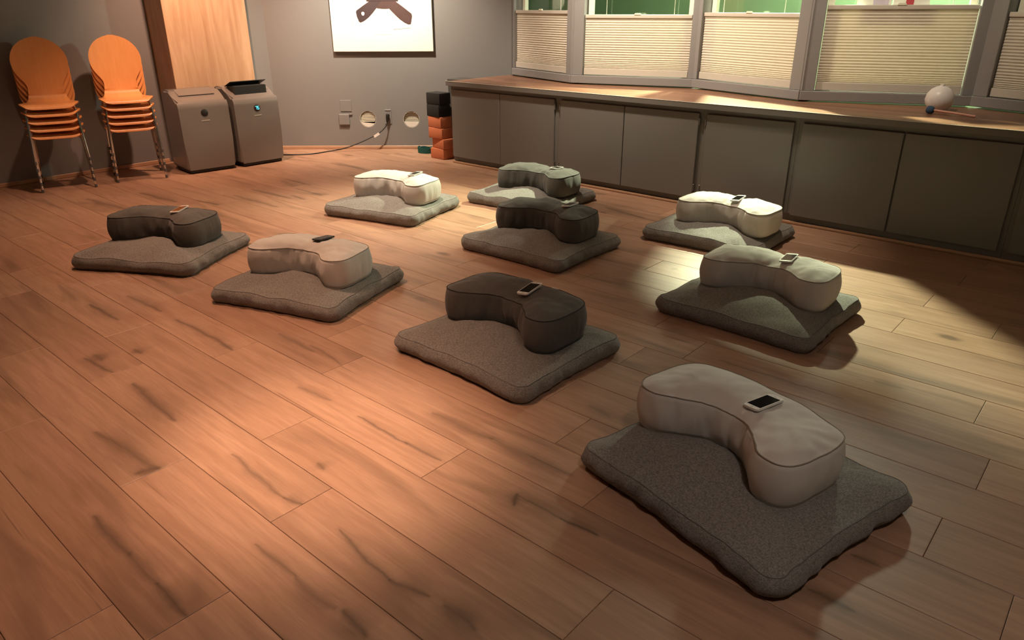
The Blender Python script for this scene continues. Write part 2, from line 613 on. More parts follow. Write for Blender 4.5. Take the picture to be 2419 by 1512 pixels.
known = {-2: [-3.54, -2.17, -0.79], -3: [-1.74], -1: [-2.94], 0: [-2.44], 1: [-1.35], 5: [-1.34], 6: [-1.62],
         -5: [-1.57], -4: [-2.27], 10: [-5.86], 11: [-0.69], 7: [-3.67]}
px_streaks = [  # photo pixels of both ends, half width in metres, depth of colour
    ((316, 907), (411, 994), .020, .75), ((230, 1021), (372, 1110), .022, .6), ((320, 1120), (372, 1106), .022, .75),
    ((547, 1073), (671, 1178), .010, .6), ((671, 1178), (713, 1189), .008, .7), ((850, 982), (960, 1050), .006, .7),
    ((955, 1045), (1041, 1087), .008, .7), ((1023, 977), (1160, 1037), .020, .6), ((1160, 1037), (1345, 1121), .028, .5),
    ((1211, 1192), (1220, 1168), .010, .9), ((1222, 1170), (1330, 1226), .004, .6), ((1326, 1225), (1410, 1268), .006, .95),
    ((1410, 1268), (1510, 1305), .007, .9), ((1510, 1305), (1640, 1375), .006, .7), ((1700, 1418), (1860, 1510), .010, .85),
    ((225, 1221), (300, 1310), .018, .7), ((300, 1310), (374, 1380), .020, .6), ((374, 1380), (441, 1454), .012, .85),
    ((376, 1322), (371, 1362), .012, .85), ((602, 1286), (696, 1362), .010, .6), ((700, 1366), (790, 1440), .016, .5),
    ((800, 1253), (924, 1372), .008, .7), ((924, 1372), (1011, 1410), .012, .7), ((1048, 1434), (1122, 1484), .020, .7),
    ((812, 1448), (860, 1500), .018, .8), ((752, 1092), (763, 1108), .012, .6), ((416, 754), (552, 826), .012, .7),
    ((318, 826), (332, 834), .016, .7), ((226, 838), (240, 850), .020, .7), ((200, 845), (268, 880), .010, .7),
    ((659, 789), (740, 830), .012, .5), ((735, 815), (808, 861), .007, .5), ((704, 915), (780, 945), .010, .5),
    ((780, 945), (915, 1014), .006, .6), ((332, 456), (415, 477), .022, .7), ((465, 473), (555, 494), .014, .8),
    ((551, 461), (654, 489), .018, .6), ((597, 448), (686, 469), .016, .7), ((205, 470), (300, 495), .03, .6),
    ((739, 456), (774, 460), .012, .8), ((700, 445), (760, 462), .010, .7), ((690, 462), (720, 472), .012, .7),
    ((653, 420), (735, 437), .014, .8), ((780, 385), (860, 400), .018, .6), ((2067, 900), (2127, 918), .014, .5),
    ((2008, 851), (2218, 908), .006, .5), ((2017, 1310), (2077, 1337), .012, .7), ((1913, 1394), (2017, 1440), .010, .7),
    ((1337, 447), (1440, 460), .012, .7), ((1430, 490), (1520, 515), .012, .75), ((1560, 515), (1600, 520), .008, .7),
    ((1420, 500), (1428, 504), .016, .8), ((1590, 634), (1600, 637), .008, .6), ((1390, 960), (1440, 985), .012, .4),
    ((1700, 852), (1990, 942), .006, .55), ((300, 700), (380, 735), .012, .6), ((210, 720), (280, 755), .012, .7),
]
streaks = []
for a, b, w, s in px_streaks:
    A, B = on_floor(*a), on_floor(*b)
    streaks.append((A, B, w, s))

k = int(math.floor((YB - Y0) / PW))
plank_i = 0
while Y0 + k * PW < 6.0:
    ya, yb = Y0 + k * PW, Y0 + (k + 1) * PW
    xmin = max(XL, ((ya * WN.y) - WO) / (-WN.x) - 0.02 if ya > 4.3 else XL)
    ymax = yb
    xmax = XR if ya < 5.1 else -5.1
    ks = known.get(k)
    if ks:
        js = list(ks)
    else:
        js = [-3.0 + ((k * 0.517) % 1.0) * PL]
    while min(js) > xmin:
        js.append(min(js) - PL)
    while max(js) < xmax:
        js.append(max(js) + PL)
    js.sort()
    for xa, xb in zip(js, js[1:]):
        xa, xb = max(xa, xmin), min(xb, xmax)
        if xb - xa < 0.03:
            continue
        g = 0.0008
        bm = bmesh.new()
        hx, hy = (xb - xa) / 2 - g, (ymax - ya) / 2 - g
        bv = 0.0016
        lo = [bm.verts.new((sx * hx, sy * hy, -0.012)) for sx, sy in ((-1, -1), (1, -1), (1, 1), (-1, 1))]
        md = [bm.verts.new((sx * hx, sy * hy, -bv * .7)) for sx, sy in ((-1, -1), (1, -1), (1, 1), (-1, 1))]
        hi = [bm.verts.new((sx * (hx - bv), sy * (hy - bv), 0)) for sx, sy in ((-1, -1), (1, -1), (1, 1), (-1, 1))]
        bm.faces.new(hi)
        for q, w in ((lo, md), (md, hi)):
            for i in range(4):
                bm.faces.new((q[i], q[(i + 1) % 4], w[(i + 1) % 4], w[i]))
        o = bm_obj('plank', bm, M['plank'], floor)
        o.location = ((xa + xb) / 2, (ya + ymax) / 2, 0)
        n = 0
        for A, B, w, s in streaks:
            mx, my = (A.x + B.x) / 2, (A.y + B.y) / 2
            if xa <= mx <= xb and ya <= my <= yb and n < 3:
                o['streak_a%d' % n] = (A.x, A.y, w)
                o['streak_b%d' % n] = (B.x, B.y, s)
                n += 1
        for i in range(n, 3):
            o['streak_a%d' % i] = (50.0, 50.0, 0.001)
            o['streak_b%d' % i] = (50.1, 50.0, 0.0)
        plank_i += 1
    k += 1

# ------------------------------------------------------------------ room shell
CORN = Vector((-7.28, 4.411, 0))       # corner of the left pier and the far wall
FARL = 2.66
wl = box_obj('wall_left', (XL - 0.15, XL, YB, 4.25, 0, CEIL), M['wall'])
tag(wl, 'plain grey painted wall behind the orange chairs', 'wall', kind='structure')
pier = box_obj('wall_pier', (XL - .15, -7.26, 4.175, 4.43, 0, CEIL), M['wall'])
tag(pier, 'narrow grey wall return beside the maple clad column', 'wall', kind='structure')


def far_frame(o):
    o.location = CORN
    o.rotation_euler = (0, 0, math.atan2(WT.y, WT.x))
    return o


# far wall with two round vent holes; local x along the wall, local y away from the room
HOLES = [(1.018, 0.318), (1.490, 0.312)]
HR, HC = 0.088, 0.13
bm = bmesh.new()


def wall_rect(x0, x1, z0, z1):
    vs = [bm.verts.new(p) for p in ((x0, 0, z0), (x1, 0, z0), (x1, 0, z1), (x0, 0, z1))]
    bm.faces.new(vs)


hz = 0.315
wall_rect(0, FARL, 0, hz - HC)
wall_rect(0, FARL, hz + HC, CEIL)
xs = [0] + [v for hx, _ in HOLES for v in (hx - HC, hx + HC)] + [FARL]
for i in range(0, len(xs), 2):
    wall_rect(xs[i], xs[i + 1], hz - HC, hz + HC)
for hx, hzz in HOLES:
    NS = 32
    inner, outer, back = [], [], []
    for j in range(NS):
        a = 2 * math.pi * j / NS + math.pi / 4
        c, s = math.cos(a), math.sin(a)
        m = max(abs(c), abs(s))
        inner.append(bm.verts.new((hx + HR * c, 0, hzz + HR * s)))
        outer.append(bm.verts.new((hx + HC * c / m, 0, hz + HC * s / m)))
        back.append(bm.verts.new((hx + HR * c, 0.14, hzz + HR * s)))
    for j in range(NS):
        j2 = (j + 1) % NS
        bm.faces.new((inner[j], outer[j], outer[j2], inner[j2]))
        bm.faces.new((inner[j], inner[j2], back[j2], back[j]))
wf = far_frame(bm_obj('wall_far', bm, M['wall']))
tag(wf, 'grey painted wall with picture and two round vents', 'wall', kind='structure')
bb = far_frame(box_obj('baseboard_far', (0.0, FARL, -0.016, -0.001, 0.0, 0.035), M['woodtrim'], bevel=0.004))
tag(bb, 'thin pale wood strip along the foot of the vent wall', 'baseboard', kind='structure')
bl = box_obj('baseboard_left', (XL + .001, XL + 0.016, YB, 3.3, 0.0, 0.035), M['woodtrim'], bevel=0.004)
tag(bl, 'thin wood strip at the foot of the chair wall', 'baseboard', kind='structure')

wb = box_obj('wall_back', (XL - .15, XR + .15, YB - 0.15, YB, 0, CEIL), M['wall'])
tag(wb, 'grey wall behind the viewer', 'wall', kind='structure')
wr = box_obj('wall_right', (XR, XR + 0.15, YB, 6.3, 0, CEIL), M['wall'])
tag(wr, 'grey wall at the right end of the room', 'wall', kind='structure')
ce = box_obj('ceiling', (XL - .15, XR + .15, YB - .15, 6.2, CEIL, CEIL + 0.1), M['ceiling'])
tag(ce, 'plain pale ceiling', 'ceiling', kind='structure')

col = box_obj('wall_column', (XL + .002, -7.15, 3.335, 4.172, 0, CEIL - .002), M['maple'], bevel=0.003)
tag(col, 'square column clad in pale maple veneer behind the air conditioners', 'column', kind='structure')

# ------------------------------------------------------------------ zig-zag window wall
V = [Vector(p) for p in ((-5.20, 5.970), (-4.22, 5.663), (-3.163, 6.004), (-2.10, 5.682), (-1.05, 6.10), (0.0, 5.70), (1.05, 6.10), (2.2, 5.7))]
SH = [(0.02, 0.93, 1.405), (0.11, 1.06, 1.372), (0.04, 1.0, 1.39), (0.10, 1.06, 1.445), (0.10, 1.04, 1.40), (0.08, 1.04, 1.40), (0.08, 1.10, 1.40)]
HEAD = 2.32
wall_w = bmesh.new()
for i in range(len(V) - 1):
    a, b = V[i], V[i + 1]
    t = (b - a).normalized()
    nn = Vector((-t.y, t.x))
    for z0, z1 in ((0.0, 0.775), (HEAD, CEIL)):
        prism(wall_w, [tuple(a), tuple(b), tuple(b + nn * .15), tuple(a + nn * .15)], z0, z1)
# piece between far wall and first window
prism(wall_w, [(-5.20, 5.972), (-5.20, 6.14), (-5.42, 6.14), (-5.30, 6.115)], 0, CEIL)
ww = bm_obj('wall_window', wall_w, M['trimpaint'])
tag(ww, 'grey zigzag wall below and above the windows', 'wall', kind='structure')

win_txt = ['narrow grey framed window beside the picture wall', 'wide grey framed window second from the picture wall',
           'grey framed window third from the picture wall', 'grey framed window at the right end behind the white ball',
           'grey framed window past the right picture edge', 'grey framed window further along the right', 'grey framed window at the far right wall']
shade_txt = ['narrow cream pleated shade in the window nearest the picture', 'bright cream pleated shade in the second window from the picture',
             'peach cream pleated shade in the third window from the picture', 'dim beige pleated shade in the window nearest the white ball',
             'beige pleated shade in the fifth window', 'beige pleated shade in the sixth window', 'beige pleated shade in the last window']
for i in range(len(V) - 1):
    a, b = V[i], V[i + 1]
    L = (b - a).length
    t = (b - a).normalized()
    s0, s1, top = SH[i]
    w = empty('window_%d' % (i + 1), (a.x, a.y, 0), math.atan2(t.y, t.x), win_txt[i], 'window', kind='structure')
    box_obj('sill', (0.0, L, -0.012, 0.16, 0.79, 0.858), M['trimpaint'], w, 0.004)
    box_obj('post', (-0.01, s0 - 0.004, 0.006, 0.15, 0.858, HEAD), M['trimpaint'], w, 0.003)
    box_obj('post', (s1 + 0.004, L + 0.01, 0.006, 0.15, 0.858, HEAD), M['trimpaint'], w, 0.003)
    # cream sash behind the shade
    for xa, xb in ((s0 + .004, s0 + .05), (s1 - .05, s1 - .004)):
        box_obj('sash_stile', (xa, xb, 0.105, 0.145, 0.862, HEAD - .002), M['sash'], w, 0.003)
    box_obj('sash_rail', (s0 + .052, s1 - .052, 0.105, 0.145, 0.862, 0.92), M['sash'], w, 0.003)
    box_obj('pane', (s0 + .048, s1 - .048, 0.123, 0.127, 0.9, HEAD - .003), M['glass'], w)
    if i > 4:
        continue
    # cellular shade
    sh = empty('pleated_shade', (a.x, a.y, 0), math.atan2(t.y, t.x), shade_txt[i], 'window shade', 'pleated shades in the zigzag windows')
    z0, z1 = 0.92, top - 0.03
    zs, n = [], 0
    z = z1
    while z > z0 + .003:
        zs.append(z)
        u = (z - z0) / (z1 - z0)
        z -= 0.0205 * (0.45 + 0.55 * min(1, u / 0.25))
    zs.append(z0)
    bm = bmesh.new()
    front, backv = [], []
    for j, zz in enumerate(zs):
        front.append((bm.verts.new((s0 + .003, 0.042, zz)), bm.verts.new((s1 - .003, 0.042, zz))))
        if j < len(zs) - 1:
            zm = (zz + zs[j + 1]) / 2
            front.append((bm.verts.new((s0 + .003, 0.035, zm)), bm.verts.new((s1 - .003, 0.035, zm))))
    for p, q in zip(front, front[1:]):
        bm.faces.new((p[0], p[1], q[1], q[0]))
    bk = [bm.verts.new(pp) for pp in ((s0 + .003, .056, z1), (s1 - .003, .056, z1), (s1 - .003, .056, z0), (s0 + .003, .056, z0))]
    bm.faces.new(bk)
    bm_obj('pleated_fabric', bm, M['shade'], sh)
    box_obj('top_rail', (s0 + .002, s1 - .002, 0.022, 0.062, top - 0.03, top), M['rail'], sh, 0.005, 2)
    box_obj('bottom_rail', (s0 + .002, s1 - .002, 0.024, 0.060, 0.862, 0.92), M['rail'], sh, 0.004)
    mid = (s0 + s1) / 2
    bm = bmesh.new()
    prism(bm, [(mid - .03, top - .002), (mid + .03, top - .002), (mid + .022, top + .012), (mid - .022, top + .012)], 0.016, 0.03,
          lambda u, v, ww_: (u, ww_, v))
    bm_obj('pull_tab', bm, M['cord'], sh)
    for f in (0.2, 0.83):
        bm = bmesh.new()
        xx = s0 + (s1 - s0) * f
        tube(bm, [(xx, 0.045, top), (xx, 0.045, HEAD)], 0.0022, 6)
        bm_obj('lift_cord', bm, M['cord'], sh)

# outdoors seen above the shades
yw = box_obj('wall_outdoor', (-9, 5, 9.4, 9.6, -0.3, 2.1), M['green'])
tag(yw, 'green painted wall outside the windows', 'wall', kind='structure')
gr = box_obj('ground_outdoor', (-12, 6, 6.35, 9.4, -0.35, -0.3), M['ground'])
tag(gr, 'paving outside the windows', 'ground', kind='structure')

# papers standing in the right hand window
a, b = V[3], V[4]
t = (b - a).normalized()
nn = Vector((-t.y, t.x))
for (xa, xb, lab, mats) in ((0.30, 0.52, 'white sheet with lilac print in the right window', ('lilac', 0.40, 0.50)),
                            (0.53, 0.76, 'white sheet with red print in the right window', ('redink', 0.61, 0.66))):
    e = empty('notice_sheet', (a.x, a.y, 0), math.atan2(t.y, t.x), lab, 'paper', 'notices in the right window')
    box_obj('sheet', (xa, xb, 0.1005, 0.1025, 1.36, 1.66), M['paper'], e)
    box_obj('print', (mats[1], mats[2], 0.0995, 0.1005, 1.44, 1.56), M[mats[0]], e)

# ------------------------------------------------------------------ cabinets and worktop
CF = 5.12      # front plane of the doors


def cabinet(name, x0, x1, doors, label, side=False):
    e = empty(name, (x0, CF, 0), 0, label, 'cabinet', 'grey base cabinets under the windows')
    bm = bmesh.new()
    box(bm, 0, x1 - x0 - .0005, 0.02, 0.52, 0.075, 0.742)
    bm_obj('body', bm, M['cabinet'], e)
    box_obj('toe_board', (0.0, x1 - x0 - .0005, 0.035, 0.05, 0.0, 0.075), M['cabinet'], e)
    for (da, db, hinge) in doors:
        d = box_obj('door', (da - x0, db - x0, 0.0, 0.0195, 0.066, 0.706), M['cabinet'], e, 0.004, 2)
        if hinge:
            hx = (db - x0 + .001) if hinge > 0 else (da - x0 - .011)
            for hz_ in (0.62, 0.12):
                box_obj('hinge', (hx, hx + 0.010, -0.003, 0.0195, hz_, hz_ + 0.055), M['metal'], d, 0.002)
    return e


cabinet('base_cabinet', -5.27, -3.952, [(-5.245, -4.624, 0), (-4.618, -3.986, 1)], 'grey two door base cabinet beside the yoga blocks')
cabinet('base_cabinet', -3.951, -2.585, [(-3.922, -3.276, -1), (-3.270, -2.616, 1)], 'grey two door base cabinet behind the rearmost charcoal cushion')
cabinet('base_cabinet', -2.584, -1.868, [(-2.552, -1.897, -1)], 'grey single door base cabinet behind the rear right cream cushion')
cabinet('base_cabinet', -1.867, -0.532, [(-1.838, -1.200, 0), (-1.190, -0.56, 0)], 'dim grey two door base cabinet at the right picture edge')
cabinet('base_cabinet', -0.531, 0.8, [(-0.505, 0.125, 0), (0.131, 0.77, 0)], 'grey two door base cabinet past the right picture edge')

poly = [(-5.285, 5.095), (0.85, 5.095), (0.85, V[6].y - .2)]
poly += [(V[6].x - .25, V[6].y - .14)] + [(V[i].x, V[i].y + .001 - .002) for i in (5, 4, 3, 2, 1, 0)] + [(-5.285, 6.0)]
bm = bmesh.new()
prism(bm, poly, 0.744, 0.780)
wt = bm_obj('worktop', bm, M['butcher'])
tag(wt, 'brown wooden worktop running over the grey cabinets under the windows', 'worktop')
edge = box_obj('edge_strip', (-5.29, 0.85, 5.088, 5.094, 0.742, 0.7815), M['cabinet'], wt, 0.002)
box_obj('edge_lip', (-5.29, 0.85, 5.0865, 5.096, 0.7817, 0.7855), M['rail'], wt, 0.001)
br_ = box_obj('baseboard_right', (-5.27, 0.85, 5.128, 5.150, 0.0, 0.022), M['woodtrim'], None, 0.007, 2)
tag(br_, 'slim wood strip along the foot of the grey cabinets', 'baseboard', kind='structure')

# ------------------------------------------------------------------ cushions


def rounded_rect(hx, hy, r, n_side=34, n_corner=8, sag=0.012):
    pts = []
    for cx, cy, a0 in ((hx - r, -hy + r, -90), (hx - r, hy - r, 0), (-hx + r, hy - r, 90), (-hx + r, -hy + r, 180)):
        for j in range(n_corner):
            a = R(a0 + 90 * j / (n_corner - 1))
            pts.append(Vector((cx + r * math.cos(a), cy + r * math.sin(a))))
        nxt = {-90: (hx, hy - r), 0: (-hx + r, hy), 90: (-hx, -hy + r), 180: (hx - r, -hy)}[a0]
        p0, p1 = pts[-1], Vector(nxt)
        for j in range(1, n_side):
            u = j / n_side
            p = p0.lerp(p1, u)
            inn = -p.normalized()
            nrm = Vector((p1 - p0).normalized())
            nrm = Vector((-nrm.y, nrm.x))
            pts.append(p + nrm * sag * math.sin(math.pi * u))
    return pts


def resample(ctrl, n):
    """closed Catmull-Rom through ctrl, n even points"""
    m = len(ctrl)
    P = [Vector(c) for c in ctrl]
    dense = []
    for i in range(m):
        p0, p1, p2, p3 = P[i - 1], P[i], P[(i + 1) % m], P[(i + 2) % m]
        for kk in range(24):
            t = kk / 24
            dense.append(0.5 * ((2 * p1) + (p2 - p0) * t + (2 * p0 - 5 * p1 + 4 * p2 - p3) * t * t + (3 * p1 - p0 - 3 * p2 + p3) * t ** 3))
    d = [0]
    for i in range(len(dense)):
        d.append(d[-1] + (dense[(i + 1) % len(dense)] - dense[i]).length)
    tot, out, j = d[-1], [], 0
    for i in range(n):
        s = tot * i / n
        while d[j + 1] < s:
            j += 1
        f = (s - d[j]) / max(1e-9, d[j + 1] - d[j])
        out.append(dense[j % len(dense)].lerp(dense[(j + 1) % len(dense)], f))
    return out


def seg_near(p, sk):
    best, bp = 1e9, None
    for a, b in zip(sk, sk[1:]):
        ab = b - a
        t = max(0, min(1, (p - a).dot(ab) / max(1e-9, ab.dot(ab))))
        q = a + ab * t
        if (p - q).length < best:
            best, bp = (p - q).length, q
    return bp


def inside_dist(p, outline):
    """signed distance, negative inside"""
    best, ins = 1e9, False
    n = len(outline)
    for i in range(n):
        a, b = outline[i], outline[(i + 1) % n]
        ab = b - a
        t = max(0, min(1, (p - a).dot(ab) / max(1e-9, ab.dot(ab))))
        best = min(best, (p - a - ab * t).length)
        if (a.y > p.y) != (b.y > p.y) and p.x < (b.x - a.x) * (p.y - a.y) / (b.y - a.y) + a.x:
            ins = not ins
    return -best if ins else best


def pillow(name, outline, skel, z_bot, z_side, puff, bulge, seed, wr=1.0, topmod=None, side_lv=8, fold=None, sidemod=None,
           tops=(0, .02, .05, .1, .17, .26, .37, .5, .64, .79, .93), lumps=0.004, ease=2.0, corner=0.0):
    """soft body: returns mesh and the 3-D loops of its upper and lower seams"""
    n = len(outline)
    rings, upper, lower = [], [], []
    nrm = []
    for i in range(n):
        t = (outline[(i + 1) % n] - outline[i - 1]).normalized()
        nrm.append(Vector((t.y, -t.x)))
    near = [seg_near(p, skel) for p in outline]
    so = seed * 17.31
    acc = [0]
    for i in range(n):
        acc.append(acc[-1] + (outline[(i + 1) % n] - outline[i]).length)

    def wrinkle(i, u):
        s = acc[i]
        f = noise.noise(Vector((s * 19, u * 1.1 + so, seed))) * .8 + noise.noise(Vector((s * 60, u * 2.1 + so, seed + 9))) * .35
        amp = wr * 0.006
        if fold:
            amp += fold(s / acc[n]) * 0.019
        return f * amp * math.sin(math.pi * min(1, max(0, .12 + .76 * u)))

    for tt in (0.9, 0.5, 0.15, 0.04):          # underside
        rings.append([(*outline[i].lerp(near[i], tt), z_bot) for i in range(n)])
    for lv in range(side_lv + 1):              # side band
        u = lv / side_lv
        ring = []
        for i in range(n):
            b = bulge * math.sin(math.pi * (0.06 + 0.88 * u)) + wrinkle(i, u)
            p = outline[i] + nrm[i] * b
            zz = z_bot + (z_side - z_bot) * u
            zz += 0.006 * noise.noise(Vector((p.x * 6, p.y * 6, so))) * u * wr
            if sidemod:
                zz = zz + sidemod(p) * u
            ring.append((p.x, p.y, zz))
        rings.append(ring)
        if lv == 0:
            lower = ring
        if lv == side_lv:
            upper = ring
    for tt in tops[1:]:
        ring = []
        for i in range(n):
            p = outline[i].lerp(near[i], tt)
            rise = puff * (1 - (1 - tt) ** ease)
            zz = z_side + rise
            zz += lumps * noise.noise(Vector((p.x * 7 + so, p.y * 7, seed))) * min(1, tt * 6)
            zz += lumps * .45 * noise.noise(Vector((p.x * 24 + so, p.y * 24, seed + 3))) * min(1, tt * 8)
            zz += 0.006 * noise.noise(Vector((p.x * 6, p.y * 6, so))) * wr * (1 - tt)
            if fold:
                zz += 0.006 * noise.noise(Vector((p.x * 34 + so, p.y * 9, 2.0))) * math.exp(-((p.x - .03) / .1) ** 2) * min(1, tt * 5)
            if sidemod:
                zz += sidemod(p)
            if topmod:
                zz = topmod(p, zz)
            ring.append((p.x, p.y, zz))
        rings.append(ring)
    verts = [v for r_ in rings for v in r_]
    faces = []
    for a in range(len(rings) - 1):
        for i in range(n):
            j = (i + 1) % n
            faces.append((a * n + i, a * n + j, (a + 1) * n + j, (a + 1) * n + i))
    # close both ends
    faces.append(tuple(range(n))[::-1])
    faces.append(tuple((len(rings) - 1) * n + i for i in range(n)))
    me = bpy.data.meshes.new(name)
    me.from_pydata(verts, [], faces)
    bm = bmesh.new()
    bm.from_mesh(me)
    bmesh.ops.triangulate(bm, faces=[f for f in bm.faces if len(f.verts) > 4])
    bmesh.ops.remove_doubles(bm, verts=bm.verts, dist=0.0003)
    bmesh.ops.recalc_face_normals(bm, faces=bm.faces)
    bm.to_mesh(me)
    bm.free()
    return me, upper, lower


BEAN = resample([(-0.318, -0.035), (-0.312, -0.125), (-0.275, -0.168), (-0.215, -0.163), (-0.158, -0.120), (-0.085, -0.062), (0.0, -0.040), (0.085, -0.062),
                 (0.158, -0.120), (0.212, -0.165), (0.275, -0.168), (0.312, -0.125), (0.318, -0.035), (0.312, 0.07), (0.280, 0.128), (0.20, 0.155), (0.10, 0.178),
                 (0.0, 0.188), (-0.10, 0.178), (-0.20, 0.155), (-0.280, 0.128), (-0.312, 0.07)], 200)
BSK = [Vector(p) for p in ((-0.19, -0.015), (-0.10, 0.045), (0.0, 0.06), (0.10, 0.045), (0.19, -0.015))]
ZAB = rounded_rect(0.385, 0.335, 0.045)
ZSK = [Vector((-0.06, 0)), Vector((0.06, 0))]
BASE = 0.104       # height at which a crescent cushion rests


def concave_fold(f):
    # outline starts at the left end; the concave front is the first part
    c = 0.24
    return max(0.0, 1 - abs(f - c) / 0.16) + 0.4 * max(0.0, 1 - abs(f - 0.12) / .05)


def dent(p):
    """soft dip where the waist of the crescent lets the filling sink, fuller ends"""
    return -0.008 * math.exp(-((p.x - 0.01) / 0.08) ** 2) + 0.006 * min(1.0, abs(p.x) / 0.25)


SPOTS = [  # zabuton centre, angle, cushion centre, angle, phone, kind, labels
    ((-0.743, 1.965), -13.8, (-0.766, 2.076), -15.8, (-0.751, 2.121), 'cream',
     'grey floor cushion nearest the camera', 'cream crescent cushion nearest the camera', 'white phone on the cushion nearest the camera'),
    ((-1.990, 2.243), -1.4, (-1.990, 2.355), -2.1, (-1.998, 2.378), 'charcoal',
     'grey floor cushion in the middle of the front row', 'charcoal crescent cushion in the middle of the front row', 'white phone on the front charcoal cushion'),
    ((-1.318, 3.416), -1.2, (-1.303, 3.540), 0.5, (-1.269, 3.555), 'cream',
     'grey floor cushion at right in the yellowish light', 'cream crescent cushion at right lit by the yellowish light', 'white phone on the cream cushion lit by the yellowish light'),
    ((-3.317, 2.101), 18.4, (-3.332, 2.155), 16.4, (-3.406, 2.276), 'cream',
     'grey floor cushion under the pinkish cream crescent cushion at left', 'pinkish cream crescent cushion with the black phone', 'black phone lying on the pinkish cream cushion'),
    ((-4.539, 1.860), 29.6, (-4.598, 1.951), 24.9, (-4.610, 1.997), 'charcoal',
     'grey floor cushion at the left picture edge', 'charcoal crescent cushion at the left picture edge', 'white phone on the leftmost charcoal cushion'),
    ((-2.838, 3.527), 1.3, (-2.849, 3.648), 2.9, (-2.761, 3.602), 'charcoal',
     'grey floor cushion in the centre of the group', 'charcoal crescent cushion in the centre of the group', 'white phone on the central charcoal cushion'),
    ((-4.286, 3.520), 15.0, (-4.294, 3.611), 10.2, (-4.225, 3.607), 'cream',
     'grey floor cushion at rear left nearest the air conditioners', 'bright cream crescent cushion at rear left', 'silver edged phone on the bright rear left cushion'),
    ((-3.668, 4.444), 4.5, (-3.632, 4.515), 2.1, (-3.561, 4.534), 'charcoal',
     'grey floor cushion closest to the cabinets in the rear middle', 'rearmost charcoal crescent cushion near the cabinets', 'white phone on the rearmost charcoal cushion'),
    ((-2.070, 4.490), 2.3, (-2.012, 4.540), -2.3, (-2.028, 4.617), 'cream',
     'grey floor cushion at rear right before the single cabinet door', 'cream crescent cushion at rear right near the cabinets', 'white phone on the rear right cream cushion'),
]


def tr2(p, c, a):
    ca, sa = math.cos(a), math.sin(a)
    return Vector((c[0] + p[0] * ca - p[1] * sa, c[1] + p[0] * sa + p[1] * ca))


